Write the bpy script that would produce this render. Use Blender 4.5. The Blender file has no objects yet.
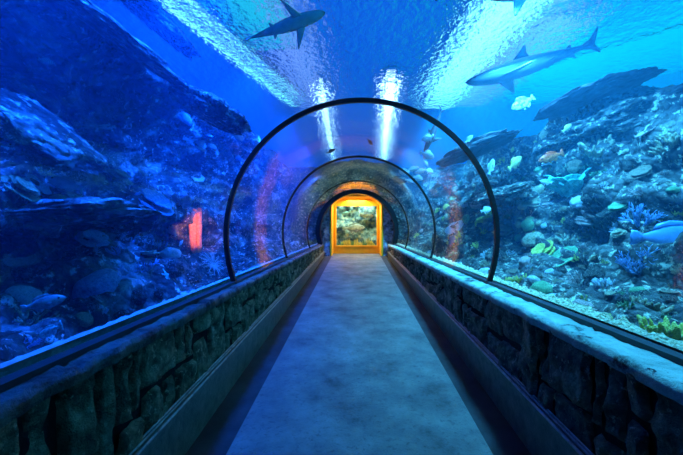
import bpy, bmesh, math, random
from mathutils import Vector, Matrix, Euler, noise
from mathutils.bvhtree import BVHTree

SC = bpy.context.scene
COL = SC.collection
F = 340.0                 # focal length in pixels of a 683-wide frame
VX, VY = 355.4, 228.7     # where the tunnel axis direction vanishes
CZ = 1.613                # eye height over the floor datum
R = 1.40                  # tunnel radius
AX, AZ = 0.064, CZ - 0.0735   # tunnel axis
H = CZ + 3.6              # height of the water surface
PI = math.pi
rnd = random.Random(7)
CAM = Vector((0, 0, CZ))
VOLUME = True


def at(px, py, Y):
    return Vector(((px - VX) / F * Y, Y, CZ - (py - VY) / F * Y))


def ray(px, py):
    return Vector(((px - VX) / F, 1.0, -(py - VY) / F)).normalized()


def lerp(a, b, t):
    return a + (b - a) * t


def interp(x, pts):
    if x <= pts[0][0]:
        return pts[0][1]
    for (x0, y0), (x1, y1) in zip(pts, pts[1:]):
        if x <= x1:
            t = (x - x0) / (x1 - x0)
            return y0 + (y1 - y0) * t
    return pts[-1][1]


# ------------------------------------------------------------------ materials
def new_mat(name):
    m = bpy.data.materials.new(name)
    m.use_nodes = True
    nt = m.node_tree
    nt.nodes.clear()
    out = nt.nodes.new('ShaderNodeOutputMaterial')
    return m, nt, out


def N(nt, kind, **kw):
    n = nt.nodes.new(kind)
    for k, v in kw.items():
        if k in n.inputs:
            n.inputs[k].default_value = v
        else:
            setattr(n, k, v)
    return n


def ramp(nt, stops):
    r = nt.nodes.new('ShaderNodeValToRGB')
    e = r.color_ramp.elements
    while len(e) < len(stops):
        e.new(0.5)
    for i, (p, c) in enumerate(stops):
        e[i].position = p
        e[i].color = (c[0], c[1], c[2], 1)
    return r


def mottled(name, stops, scale=6.0, detail=8, rough=0.9, bump=0.5, bscale=None, bdist=0.02, spec=0.3, coord='Object', stretch=(1, 1, 1), vor=0.0, vscale=20.0, speck=None, sscale=22.0, slo=0.56, shi=0.66):
    m, nt, out = new_mat(name)
    tc = N(nt, 'ShaderNodeTexCoord')
    mp = N(nt, 'ShaderNodeMapping')
    mp.inputs['Scale'].default_value = stretch
    nt.links.new(tc.outputs[coord], mp.inputs['Vector'])
    n1 = N(nt, 'ShaderNodeTexNoise', Scale=scale, Detail=detail, Roughness=0.65)
    nt.links.new(mp.outputs[0], n1.inputs['Vector'])
    rp = ramp(nt, stops)
    nt.links.new(n1.outputs['Fac'], rp.inputs[0])
    b = N(nt, 'ShaderNodeBsdfPrincipled', Roughness=rough)
    b.inputs['Specular IOR Level'].default_value = spec
    col_out = rp.outputs[0]
    if speck:
        ns = N(nt, 'ShaderNodeTexNoise', Scale=sscale, Detail=5, Roughness=0.7)
        nt.links.new(mp.outputs[0], ns.inputs['Vector'])
        rs = ramp(nt, [(slo, (0, 0, 0)), (shi, (1, 1, 1))])
        nt.links.new(ns.outputs['Fac'], rs.inputs[0])
        ms = N(nt, 'ShaderNodeMixRGB')
        nt.links.new(rs.outputs[0], ms.inputs[0])
        nt.links.new(col_out, ms.inputs[1])
        ms.inputs[2].default_value = (*speck, 1)
        col_out = ms.outputs[0]
    nt.links.new(col_out, b.inputs['Base Color'])
    n2 = N(nt, 'ShaderNodeTexNoise', Scale=bscale or scale * 3, Detail=6, Roughness=0.7)
    nt.links.new(mp.outputs[0], n2.inputs['Vector'])
    h = n2.outputs['Fac']
    if vor:
        v = N(nt, 'ShaderNodeTexVoronoi', Scale=vscale)
        nt.links.new(mp.outputs[0], v.inputs['Vector'])
        mm = N(nt, 'ShaderNodeMath', operation='MULTIPLY_ADD')
        nt.links.new(v.outputs['Distance'], mm.inputs[0])
        mm.inputs[1].default_value = -vor
        nt.links.new(h, mm.inputs[2])
        h = mm.outputs[0]
    bp = N(nt, 'ShaderNodeBump', Strength=bump, Distance=bdist)
    nt.links.new(h, bp.inputs['Height'])
    nt.links.new(bp.outputs[0], b.inputs['Normal'])
    nt.links.new(b.outputs[0], out.inputs['Surface'])
    return m


def plain(name, col, rough=0.6, spec=0.4, metal=0.0):
    c2 = tuple(min(1, v * 1.25) for v in col)
    c1 = tuple(v * 0.8 for v in col)
    m = mottled(name, [(0.3, c1), (0.7, c2)], scale=14, rough=rough, bump=0.1, spec=spec)
    return m


def emit(name, col, strength):
    m, nt, out = new_mat(name)
    e = N(nt, 'ShaderNodeEmission', Strength=strength)
    e.inputs[0].default_value = (*col, 1)
    nt.links.new(e.outputs[0], out.inputs['Surface'])
    return m


def glass_mat(name, tint, f0, f90, power=5.0, rough=0.02):
    m, nt, out = new_mat(name)
    lw = N(nt, 'ShaderNodeLayerWeight', Blend=0.5)
    p = N(nt, 'ShaderNodeMath', operation='POWER')
    nt.links.new(lw.outputs['Facing'], p.inputs[0])
    p.inputs[1].default_value = power
    ma = N(nt, 'ShaderNodeMath', operation='MULTIPLY_ADD')
    nt.links.new(p.outputs[0], ma.inputs[0])
    ma.inputs[1].default_value = f90 - f0
    ma.inputs[2].default_value = f0
    t = N(nt, 'ShaderNodeBsdfTransparent')
    t.inputs[0].default_value = (*tint, 1)
    g = N(nt, 'ShaderNodeBsdfGlossy', Roughness=rough)
    mix = N(nt, 'ShaderNodeMixShader')
    nt.links.new(ma.outputs[0], mix.inputs[0])
    nt.links.new(t.outputs[0], mix.inputs[1])
    nt.links.new(g.outputs[0], mix.inputs[2])
    nt.links.new(mix.outputs[0], out.inputs['Surface'])
    return m


def two_tone(name, back, belly, z0, z1, rough=0.35, spots=None, sscale=12.0):
    """fish skin: darker back, paler belly, the split running along the flank"""
    m, nt, out = new_mat(name)
    tc = N(nt, 'ShaderNodeTexCoord')
    sx = N(nt, 'ShaderNodeSeparateXYZ')
    nt.links.new(tc.outputs['Object'], sx.inputs[0])
    mr = N(nt, 'ShaderNodeMapRange')
    mr.inputs['From Min'].default_value = z0
    mr.inputs['From Max'].default_value = z1
    nt.links.new(sx.outputs['Z'], mr.inputs['Value'])
    rp = ramp(nt, [(0.0, belly), (1.0, back)])
    nt.links.new(mr.outputs[0], rp.inputs[0])
    n = N(nt, 'ShaderNodeTexNoise', Scale=sscale, Detail=4)
    nt.links.new(tc.outputs['Object'], n.inputs['Vector'])
    sp = ramp(nt, [(0.42, spots or tuple(0.85 for _ in range(3))), (0.58, (1, 1, 1))])
    nt.links.new(n.outputs['Fac'], sp.inputs[0])
    mx = N(nt, 'ShaderNodeMixRGB', blend_type='MULTIPLY')
    mx.inputs[0].default_value = 1.0
    nt.links.new(rp.outputs[0], mx.inputs[1])
    nt.links.new(sp.outputs[0], mx.inputs[2])
    b = N(nt, 'ShaderNodeBsdfPrincipled', Roughness=rough)
    nt.links.new(mx.outputs[0], b.inputs['Base Color'])
    nt.links.new(b.outputs[0], out.inputs['Surface'])
    return m


def banded(name, a, c, scale):
    m, nt, out = new_mat(name)
    tc = N(nt, 'ShaderNodeTexCoord')
    w = N(nt, 'ShaderNodeTexWave', Scale=scale, Distortion=1.2)
    w.bands_direction = 'X'
    nt.links.new(tc.outputs['Object'], w.inputs['Vector'])
    rp = ramp(nt, [(0.4, a), (0.6, c)])
    nt.links.new(w.outputs['Fac'], rp.inputs[0])
    b = N(nt, 'ShaderNodeBsdfPrincipled', Roughness=0.4)
    nt.links.new(rp.outputs[0], b.inputs['Base Color'])
    nt.links.new(b.outputs[0], out.inputs['Surface'])
    return m


M = {}
M['reef_left'] = mottled('reef rock encrusted left', [(0.34, (0.015, 0.015, 0.015)), (0.5, (0.07, 0.07, 0.07)), (0.62, (0.30, 0.31, 0.30)), (0.75, (0.7, 0.72, 0.72))], scale=2.2, detail=12, bump=1.0, bscale=9, bdist=0.14, vor=0.8, vscale=13, speck=(0.85, 0.88, 0.9), sscale=9, slo=0.56, shi=0.64)
M['reef_right'] = mottled('reef rock encrusted right', [(0.30, (0.02, 0.02, 0.02)), (0.47, (0.08, 0.08, 0.07)), (0.6, (0.17, 0.165, 0.13)), (0.74, (0.36, 0.34, 0.27))], scale=2.6, detail=12, bump=1.0, bscale=10, bdist=0.14, vor=0.8, vscale=13, speck=(0.70, 0.62, 0.42), sscale=11, slo=0.55, shi=0.61)
M['rock'] = mottled('loose reef rock', [(0.3, (0.06, 0.06, 0.055)), (0.5, (0.2, 0.2, 0.18)), (0.7, (0.5, 0.5, 0.46))], scale=5, detail=10, bump=1.0, bscale=16, bdist=0.05, vor=0.6, vscale=18)
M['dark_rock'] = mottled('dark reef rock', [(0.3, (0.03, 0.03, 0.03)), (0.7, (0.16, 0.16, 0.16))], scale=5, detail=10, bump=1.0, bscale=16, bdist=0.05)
M['gravel'] = mottled('tan gravel', [(0.35, (0.35, 0.26, 0.12)), (0.5, (0.85, 0.66, 0.36)), (0.65, (1.0, 0.9, 0.6))], scale=40, detail=4, bump=1.0, bscale=60, bdist=0.03, vor=1.0, vscale=45)
M['kerb_blue'] = mottled('pale tank ledge', [(0.3, (0.35, 0.38, 0.4)), (0.7, (0.8, 0.82, 0.85))], scale=14, bump=0.6, bdist=0.03)
M['stone'] = mottled('rough wall stone', [(0.32, (0.030, 0.028, 0.018)), (0.48, (0.15, 0.14, 0.085)), (0.68, (0.42, 0.38, 0.24))], scale=9, detail=12, rough=0.8, bump=1.0, bscale=26, bdist=0.045, spec=0.3, speck=(0.5, 0.45, 0.3), sscale=30, slo=0.58, shi=0.64)
M['mortar'] = mottled('dark recessed mortar', [(0.3, (0.004, 0.004, 0.004)), (0.7, (0.012, 0.012, 0.012))], scale=10)
M['cap'] = mottled('worn wall cap in dark tone', [(0.40, (0.01, 0.013, 0.013)), (0.48, (0.06, 0.085, 0.075)), (0.7, (0.17, 0.23, 0.20))], scale=5, detail=12, rough=0.6, bump=1.0, bscale=18, bdist=0.04, spec=0.4, speck=(0.02, 0.03, 0.03), sscale=13, slo=0.62, shi=0.66)  # darker copy of the right-hand cap
M['cap_teal_lit'] = mottled('worn teal painted cap in lit tone', [(0.36, (0.02, 0.03, 0.03)), (0.43, (0.26, 0.42, 0.34)), (0.7, (0.50, 0.68, 0.56))], scale=5, detail=12, rough=0.6, bump=1.0, bscale=18, bdist=0.04, spec=0.4, speck=(0.02, 0.03, 0.03), sscale=13, slo=0.62, shi=0.66)  # teal paint, lightened beyond the left cap to carry the cyan light
M['kerb'] = mottled('painted kerb', [(0.3, (0.05, 0.048, 0.035)), (0.7, (0.2, 0.19, 0.14))], scale=12, rough=0.4, bump=0.5, spec=0.6, bdist=0.01)
M['floor'] = mottled('worn carpet walkway', [(0.32, (0.03, 0.033, 0.033)), (0.42, (0.075, 0.078, 0.075)), (0.55, (0.115, 0.115, 0.105)), (0.7, (0.17, 0.165, 0.15))], scale=2.6, detail=14, rough=0.7, bump=0.7, bscale=60, bdist=0.02, spec=0.4, speck=(0.02, 0.022, 0.022), sscale=24, slo=0.54, shi=0.78)
M['rail'] = mottled('worn metal kerb strip', [(0.35, (0.16, 0.17, 0.17)), (0.65, (0.5, 0.52, 0.52))], scale=16, rough=0.35, bump=0.3, spec=0.8)
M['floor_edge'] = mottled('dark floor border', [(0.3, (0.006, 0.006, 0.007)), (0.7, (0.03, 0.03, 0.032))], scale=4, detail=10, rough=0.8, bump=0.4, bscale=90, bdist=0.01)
M['black'] = plain('black rubber seal', (0.006, 0.006, 0.007), rough=0.45)
M['seal_band'] = plain('dark sealing channel', (0.03, 0.035, 0.04), rough=0.5)
M['yellow'] = mottled('yellow ochre plaster', [(0.3, (0.78, 0.40, 0.015)), (0.7, (0.95, 0.54, 0.03))], scale=5, rough=0.6, bump=0.2)
M['end_rock'] = mottled('dark carved rock', [(0.35, (0.05, 0.055, 0.065)), (0.5, (0.4, 0.41, 0.46)), (0.7, (0.9, 0.9, 0.95))], scale=6, detail=9, bump=1.0, bscale=9, bdist=0.15)
M['glass'] = glass_mat('clear acrylic', (0.97, 0.985, 1.0), 0.012, 0.24, 4.5, 0.03)
M['pane'] = glass_mat('clear window pane', (0.97, 0.99, 0.98), 0.03, 0.6, 5.0, 0.02)


# ------------------------------------------------------------------ objects
def link(name, me, mat, parent=None, smooth=True, loc=None):
    o = bpy.data.objects.new(name, me)
    COL.objects.link(o)
    if mat is not None and not me.materials:
        me.materials.append(mat)
    if smooth:
        me.polygons.foreach_set('use_smooth', [True] * len(me.polygons))
    if parent is not None:
        o.parent = parent
    if loc is not None:
        o.location = loc
    return o


def mesh(name, verts, faces):
    me = bpy.data.meshes.new(name)
    me.from_pydata([tuple(v) for v in verts], [], faces)
    me.update()
    return me


def tag(o, label, cat, group=None, kind=None):
    o['label'] = label
    o['category'] = cat
    if group:
        o['group'] = group
    if kind:
        o['kind'] = kind
    return o


def struct(o):
    o['kind'] = 'structure'
    return o


def empty(name, loc, rot=None, scale=1.0):
    e = bpy.data.objects.new(name, None)
    e.empty_display_size = 0.1
    COL.objects.link(e)
    e.location = loc
    if rot is not None:
        e.rotation_euler = rot
    e.scale = (scale, scale, scale)
    return e


def copy_tree(o, parent=None):
    c = o.copy()
    COL.objects.link(c)
    if parent is not None:
        c.parent = parent
    for ch in list(o.children):
        copy_tree(ch, c)
    return c


class MB:
    """collects verts and faces of one mesh"""
    def __init__(self):
        self.v, self.f = [], []

    def add(self, verts, faces):
        n = len(self.v)
        self.v += [Vector(p) for p in verts]
        self.f += [tuple(i + n for i in fc) for fc in faces]

    def box(self, x0, x1, y0, y1, z0, z1):
        self.add([(x0, y0, z0), (x1, y0, z0), (x1, y1, z0), (x0, y1, z0), (x0, y0, z1), (x1, y0, z1), (x1, y1, z1), (x0, y1, z1)],
                 [(0, 3, 2, 1), (4, 5, 6, 7), (0, 1, 5, 4), (1, 2, 6, 5), (2, 3, 7, 6), (3, 0, 4, 7)])

    def tube(self, path, radii, sides=7, cap=True):
        path = [Vector(p) for p in path]
        rings = []
        up = Vector((0.13, 0.31, 0.94))
        for i, p in enumerate(path):
            d = (path[min(i + 1, len(path) - 1)] - path[max(i - 1, 0)])
            d = d.normalized() if d.length > 1e-9 else Vector((0, 0, 1))
            u = d.cross(up)
            if u.length < 1e-3:
                u = d.cross(Vector((1, 0, 0)))
            u.normalize()
            w = d.cross(u)
            r = radii[i] if not isinstance(radii, (int, float)) else radii
            rings.append([p + (u * math.cos(a) + w * math.sin(a)) * r for a in [2 * PI * k / sides for k in range(sides)]])
        vs = [v for r_ in rings for v in r_]
        fs = []
        for i in range(len(rings) - 1):
            for k in range(sides):
                a, b = i * sides + k, i * sides + (k + 1) % sides
                fs.append((a, b, b + sides, a + sides))
        if cap:
            fs.append(tuple(reversed(range(sides))))
            fs.append(tuple(range((len(rings) - 1) * sides, len(rings) * sides)))
        self.add(vs, fs)

    def prism(self, outline, thick, axis='y'):
        """flat outline (in x,z) given a real thickness that thins to the rim"""
        n = len(outline)
        cx = sum(p[0] for p in outline) / n
        cz = sum(p[1] for p in outline) / n
        vs = []
        for s, k in ((-1, 0.6), (1, 0.6)):
            for (x, z) in outline:
                vs.append((lerp(cx, x, 0.72), s * thick / 2, lerp(cz, z, 0.72)))
        for (x, z) in outline:
            vs.append((x, 0, z))
        fs = [tuple(range(n)), tuple(reversed(range(n, 2 * n)))]
        for i in range(n):
            j = (i + 1) % n
            fs.append((i, 2 * n + i, 2 * n + j, j))
            fs.append((n + i, n + j, 2 * n + j, 2 * n + i))
        if axis == 'z':
            vs = [(x, z, y) for (x, y, z) in vs]
        self.add(vs, fs)

    def me(self, name='shape'):
        return mesh(name, self.v, self.f)


def grid_faces(nu, nv, wrap=False):
    fs = []
    for i in range(nu - 1):
        for j in range(nv if wrap else nv - 1):
            j2 = (j + 1) % nv
            fs.append((i * nv + j, i * nv + j2, (i + 1) * nv + j2, (i + 1) * nv + j))
    return fs


def fbm(p, o=5):
    return noise.fractal(p, 1.0, 2.0, o)


# ------------------------------------------------------------------ camera and render look
cd = bpy.data.cameras.new('camera')
cam = bpy.data.objects.new('camera', cd)
COL.objects.link(cam)
cam.location = CAM
cam.rotation_euler = (PI / 2, 0, 0)
cd.sensor_width = 36
cd.lens = F / 683 * 36
cd.shift_x = -(VX - 341.5) / 683
cd.shift_y = (VY - 227.5) / 683
cd.clip_start = 0.05
SC.camera = cam
SC.view_settings.view_transform = 'Standard'
SC.view_settings.look = 'None'
SC.view_settings.gamma = 1
SC.view_settings.exposure = 0.0
SC.cycles.use_denoising = True
SC.cycles.transparent_max_bounces = 24
SC.cycles.max_bounces = 10
SC.cycles.sample_clamp_indirect = 4.0

# world: the glow of the hall over the tanks, bluer to the left, cyan to the right
W = bpy.data.worlds.new('world')
SC.world = W
W.use_nodes = True
nt = W.node_tree
nt.nodes.clear()
wo = nt.nodes.new('ShaderNodeOutputWorld')
bg = nt.nodes.new('ShaderNodeBackground')
tc = nt.nodes.new('ShaderNodeTexCoord')
sx = nt.nodes.new('ShaderNodeSeparateXYZ')
nt.links.new(tc.outputs['Generated'], sx.inputs[0])
nz = N(nt, 'ShaderNodeTexNoise', Scale=2.2, Detail=3)
nt.links.new(tc.outputs['Generated'], nz.inputs['Vector'])
ad = N(nt, 'ShaderNodeMath', operation='MULTIPLY_ADD')
nt.links.new(nz.outputs['Fac'], ad.inputs[0])
ad.inputs[1].default_value = 0.9
nt.links.new(sx.outputs['X'], ad.inputs[2])
mr = N(nt, 'ShaderNodeMapRange')
mr.inputs['From Min'].default_value = -0.6
mr.inputs['From Max'].default_value = 1.5
nt.links.new(ad.outputs[0], mr.inputs['Value'])
rp = ramp(nt, [(0.0, (0.0, 0.012, 0.28)), (0.3, (0.002, 0.07, 0.65)), (0.5, (0.008, 0.16, 0.98)), (0.66, (0.008, 0.30, 0.85)), (0.88, (0.0, 0.75, 0.95))])
nt.links.new(mr.outputs[0], rp.inputs[0])
nt.links.new(rp.outputs[0], bg.inputs[0])
bg.inputs[1].default_value = 1.0
nt.links.new(bg.outputs[0], wo.inputs[0])


# ------------------------------------------------------------------ the walkway
def zf(y):
    return 0.05 * y          # the ramp of the floor


def zk(y):
    return CZ - 1.215 + 0.031 * y   # top of the kerb


XL, XR = -1.13, 1.17
Y0, Y1 = -0.6, 13.0


def ramp_strip(name, x0, x1, mat, dz=0.0, ny=60, y1=Y1):
    b = MB()
    vs = []
    for i in range(ny + 1):
        y = lerp(Y0, y1, i / ny)
        for x in (x0, x1):
            vs.append((x, y, zf(y) + dz))
    for i in range(ny + 1):
        y = lerp(Y0, y1, i / ny)
        for x in (x0, x1):
            vs.append((x, y, zf(y) - 0.12))
    fs = [(2 * i, 2 * i + 1, 2 * i + 3, 2 * i + 2) for i in range(ny)]
    k = 2 * (ny + 1)
    fs += [(k + 2 * i, k + 2 * i + 2, k + 2 * i + 3, k + 2 * i + 1) for i in range(ny)]
    fs += [(2 * i, 2 * i + 2, k + 2 * i + 2, k + 2 * i) for i in range(ny)]
    fs += [(2 * i + 1, k + 2 * i + 1, k + 2 * i + 3, 2 * i + 3) for i in range(ny)]
    fs += [(0, k, k + 1, 1)]
    b.add(vs, fs)
    return link(name, b.me(name), mat, smooth=False)


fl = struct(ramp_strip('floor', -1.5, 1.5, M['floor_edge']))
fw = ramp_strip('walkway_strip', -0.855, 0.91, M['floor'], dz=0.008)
fw.parent = fl


def stone_wall(side, seed):
    r = random.Random(seed)
    xf = XL - 0.05 if side < 0 else XR + 0.05     # face of the stones
    out = side
    name = 'wall_left' if side < 0 else 'wall_right'
    top = CZ - 0.60
    back = MB()
    xo = AX + out * 1.40
    xb = xf + out * 0.035
    back.box(min(xb, xo), max(xb, xo), Y0, 13.2, -0.3, top)
    core = struct(link(name, back.me(name), M['mortar'], smooth=False))
    b = MB()

    def block(y0, y1, z0, z1):
        g = 0.012 + r.random() * 0.012
        y0 += g; y1 -= g; z0 += g; z1 -= g
        if y1 - y0 < 0.03 or z1 - z0 < 0.03:
            return
        ny = max(3, int((y1 - y0) / 0.016)); nz = max(3, int((z1 - z0) / 0.018))
        pr = r.uniform(-0.016, 0.022)
        tl, tv = r.uniform(-1, 1), r.uniform(-1, 1)
        off = Vector((r.random() * 50, r.random() * 50, r.random() * 50))
        vs = []
        for i in range(ny + 1):
            for j in range(nz + 1):
                u, v = i / ny, j / nz
                y, z = lerp(y0, y1, u), lerp(z0, z1, v)
                edge = min(u * (y1 - y0), (1 - u) * (y1 - y0), v * (z1 - z0), (1 - v) * (z1 - z0))
                rd = max(0.0, 1 - edge / 0.014)
                n_ = fbm(Vector((y * 8, z * 8, 0)) + off, 6)
                chip = max(0.0, noise.noise(Vector((y * 5, z * 5, 4)) + off) - 0.15)
                d = pr + 0.024 * n_ - 0.05 * chip - 0.04 * rd * rd + 0.03 * tl * (u - 0.5) + 0.03 * tv * (v - 0.5)
                jy = 0.012 * noise.noise(Vector((z * 9, y * 3, seed)) + off) * (1 if 0 < i < ny else 1.4)
                jz = 0.010 * noise.noise(Vector((y * 9, z * 3, seed + 9)) + off)
                vs.append((xf - out * d, y + jy, z + jz))
        fs = grid_faces(ny + 1, nz + 1)
        b.add(vs, fs)

    y = Y0
    while y < 13.0:
        w = r.uniform(0.13, 0.40)
        ym = y + w / 2
        zb = zk(ym) - 0.06
        hh = top - zb
        k = r.random()
        if k < 0.3:
            block(y, y + w, zb, top)
        elif k < 0.6:
            s = zb + hh * r.uniform(0.35, 0.68)
            block(y, y + w, zb, s)
            block(y, y + w, s, top)
        elif k < 0.8:
            s = zb + hh * r.uniform(0.3, 0.7)
            m_ = y + w * r.uniform(0.35, 0.65)
            block(y, m_, zb, s); block(m_, y + w, zb, s)
            block(y, y + w, s, top)
        else:
            s = zb + hh * r.uniform(0.3, 0.7)
            m_ = y + w * r.uniform(0.35, 0.65)
            block(y, y + w, zb, s)
            block(y, m_, s, top); block(m_, y + w, s, top)
        y += w
    st = link('stone_block_face', b.me('stones'), M['stone'], core)
    st['kind'] = 'structure'
    # the cap: worn slabs with a ragged inner edge
    c = MB()
    nn = 420
    cols = 7
    vs = []
    xi = xf - out * 0.035
    xe = AX + out * 1.33
    for i in range(nn + 1):
        y = lerp(Y0, 13.0, i / nn)
        rag = 0.022 * fbm(Vector((y * 5, seed, 2)), 5) + 0.012 * noise.noise(Vector((y * 26, seed, 7)))
        joint = 0.02 * max(0, 1 - abs(((y * 0.83 + 0.3 * seed) % 1.0) - 0.5) / 0.02)
        row = [(xi - out * (rag - 0.012), top - 0.045), (xi - out * rag, top - 0.012)]
        for k in range(cols):
            u = k / (cols - 1)
            x = lerp(xi - out * (rag - 0.012), xe, u)
            z = top + 0.028 + 0.012 * fbm(Vector((x * 9, y * 9, seed)), 4) - joint
            row.append((x, z))
        row.append((xe, top - 0.03))
        vs += [(x, y, z) for x, z in row]
    c.add(vs, grid_faces(nn + 1, cols + 3))
    cp = link('wall_cap', c.me('cap'), M['cap'] if side < 0 else M['cap_teal_lit'], core)
    # kerb with ribbed nosing
    kname = 'baseboard_left' if side < 0 else 'baseboard_right'
    kb = MB()
    xin = XL if side < 0 else XR
    prof = [(0.16, -0.06), (0.05, -0.02), (0.045, 0.0), (0.03, 0.004), (0.028, -0.012), (0.012, -0.012), (0.010, 0.0), (-0.012, 0.0), (-0.016, -0.006), (-0.016, -0.04), (0.0, -0.05), (0.0, -0.9)]
    ny = 120
    vs = []
    for i in range(ny + 1):
        y = lerp(Y0, 13.0, i / ny)
        for (dx, dz) in prof:
            j = 0.004 * noise.noise(Vector((y * 6, dx * 40, seed)))
            vs.append((xin + out * (dx + j), y, zk(y) + dz + j if dz > -0.8 else zf(y) - 0.05))
    kb.add(vs, grid_faces(ny + 1, len(prof)))
    kerb = struct(link(kname, kb.me(kname), M['kerb'], smooth=False))
    for dx, rr in ((-0.014, 0.009), (0.020, 0.007), (0.042, 0.007)):
        rl = MB()
        rl.tube([(xin + out * dx, lerp(Y0, 13.0, i / 40), zk(lerp(Y0, 13.0, i / 40)) + 0.006) for i in range(41)], rr, 6)
        link('kerb_rail', rl.me('rail'), M['rail'], kerb)
    # sealing channel under the glass, and the ledge of the tank outside it
    tn = MB()
    xs0, xs1 = AX + out * 1.30, AX + out * 1.36
    tn.box(min(xs0, xs1), max(xs0, xs1), Y0, 12.1, top - 0.02, CZ - 0.545)
    struct(link('trim_1' if side < 0 else 'trim_2', tn.me('trim'), M['seal_band'], smooth=False))


stone_wall(-1, 11)
stone_wall(1, 23)

# ------------------------------------------------------------------ acrylic tunnel and its rings
A0, A1 = math.radians(-21), math.radians(201)
ring_y = [0.60, 3.53, 6.30, 9.50, 12.10]
spans = list(zip(ring_y, ring_y[1:]))
for wi, (ya, yb) in enumerate(spans):
    vs = []
    na = 72
    for rr in (R, R + 0.05):
        for y in (ya, yb):
            for k in range(na + 1):
                a = lerp(A0, A1, k / na)
                vs.append((AX + rr * math.cos(a), y, AZ + rr * math.sin(a)))
    n1 = na + 1
    fs = []
    for k in range(na):
        fs.append((k, k + 1, n1 + k + 1, n1 + k))
        fs.append((2 * n1 + k, 3 * n1 + k, 3 * n1 + k + 1, 2 * n1 + k + 1))
    struct(link('window_%d' % (wi + 1), mesh('acrylic', vs, fs), M['glass']))


# dark entrance added out of view to block overhead light near the viewer
b = MB()
vs = []
for k in range(41):
    a = lerp(math.radians(-40), math.radians(220), k / 40)
    for (rr, y) in ((R + 0.3, -0.6), (R + 0.3, 1.0), (R + 0.055, 1.0), (R + 0.055, -0.5)):
        vs.append((AX + rr * math.cos(a), y, AZ + rr * math.sin(a)))
b.add(vs, grid_faces(41, 4, wrap=True))
b.box(-2.2, 2.2, -0.75, -0.6, -0.4, CZ + 1.8)
struct(link('wall_back_shade', b.me('shade_shell'), M['mortar'], smooth=False))


def arch_band(y0, y1, r0, r1, na=96, a0=A0, a1=A1):
    b = MB()
    vs = []
    pr = [(r0, y0), (r0, y1), (r1, y1), (r1, y0)]
    for k in range(na + 1):
        a = lerp(a0, a1, k / na)
        for (rr, y) in pr:
            vs.append((AX + rr * math.cos(a), y, AZ + rr * math.sin(a)))
    fs = []
    for k in range(na):
        for j in range(4):
            j2 = (j + 1) % 4
            fs.append((k * 4 + j, k * 4 + j2, k * 4 + 4 + j2, k * 4 + 4 + j))
    fs += [(0, 3, 2, 1), (na * 4, na * 4 + 1, na * 4 + 2, na * 4 + 3)]
    b.add(vs, fs)
    return b


ring_labels = [None, 'large black seal ring around the tunnel nearest the camera', 'thin dark seal ring halfway along the tunnel', 'faint dark seal ring far down the tunnel', None]
for y, lb, wd in zip(ring_y, ring_labels, (0.036, 0.036, 0.02, 0.015, 0.03)):
    if lb is None:
        continue
    tag(link('seal_ring', arch_band(y - wd / 2, y + wd / 2, R - wd * 0.45, R + 0.03).me('ring'), M['black'], smooth=False), lb, 'ring', 'seal rings of the tunnel')

# ------------------------------------------------------------------ far end: arch, rock face, yellow doorway, window of the next tank
struct(link('trim_3', arch_band(12.02, 12.35, R - 0.085, R + 0.07).me('arch'), M['black'], smooth=False))
# rock face round the doorway
PX0, PX1 = at(331, 0, 12.6).x, at(382, 0, 12.6).x
PZT = at(0, 196, 12.6).z


def door_outline(x0, x1, zb, zt, ch):
    return [(x0, zb), (x0, zt - ch * 0.75), (x0 + ch * 0.35, zt - ch * 0.3), (x0 + ch, zt), (x1 - ch, zt), (x1 - ch * 0.35, zt - ch * 0.3), (x1, zt - ch * 0.75), (x1, zb)]


def resample(pts, n):
    seg = [0.0]
    for a, b in zip(pts, pts[1:]):
        seg.append(seg[-1] + math.hypot(b[0] - a[0], b[1] - a[1]))
    out = []
    for k in range(n):
        s = seg[-1] * k / (n - 1)
        i = 0
        while i < len(seg) - 2 and seg[i + 1] < s:
            i += 1
        t = (s - seg[i]) / max(1e-9, seg[i + 1] - seg[i])
        out.append((lerp(pts[i][0], pts[i + 1][0], t), lerp(pts[i][1], pts[i + 1][1], t)))
    return out


zb_end = zf(12.6) - 0.05
inner = resample(door_outline(PX0, PX1, zb_end, PZT, 0.42), 90)
vs = []
for k, (x, z) in enumerate(inner):
    # matching point out on the arch
    a = math.atan2(z - AZ, x - AX)
    if z < AZ and False:
        pass
    dx, dz = x - AX, z - AZ
    ln = math.hypot(dx, dz)
    for j in range(13):
        t = j / 12
        rr = lerp(ln, max(R + 0.1, ln + 0.25), t)
        px, pz = AX + dx / ln * rr, AZ + dz / ln * rr
        d = 0.16 * fbm(Vector((px * 3.2, pz * 3.2, 3)), 5) * min(1, t * 5)
        vs.append((px, 12.50 + d - 0.15 * t, pz))
struct(link('wall_end', mesh('end_rock', vs, grid_faces(90, 13)), M['end_rock']))

# yellow doorway: a splayed surround with a real depth and a back wall that holds the window
WX0, WX1 = at(336.3, 0, 13.3).x, at(376.8, 0, 13.3).x
WZ0, WZ1 = at(0, 245.5, 13.3).z, at(0, 206, 13.3).z
b = MB()
prof_front = resample(door_outline(PX0, PX1, zf(12.45) - 0.02, PZT, 0.42), 60)
vs = []
for (x, z) in prof_front:
    cx = (PX0 + PX1) / 2
    vs += [(x + (0.03 if x > cx else -0.03), 12.42, z + 0.03), (lerp(cx, x, 0.97), 12.42, z - 0.015), (lerp(cx, x, 0.94), 12.50, z - 0.03), (lerp(cx, x, 0.955), 13.3, z - 0.03)]
b.add(vs, grid_faces(60, 4))
door = tag(link('doorway_surround', b.me('surround'), M['yellow'], smooth=False), 'yellow ochre doorway with clipped corners at the far end of the tunnel', 'doorway')
b = MB()
cx = (PX0 + PX1) / 2
bx0, bx1, bz0, bz1 = PX0 - 0.1, PX1 + 0.1, zf(13.3) - 0.1, PZT + 0.1
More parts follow.
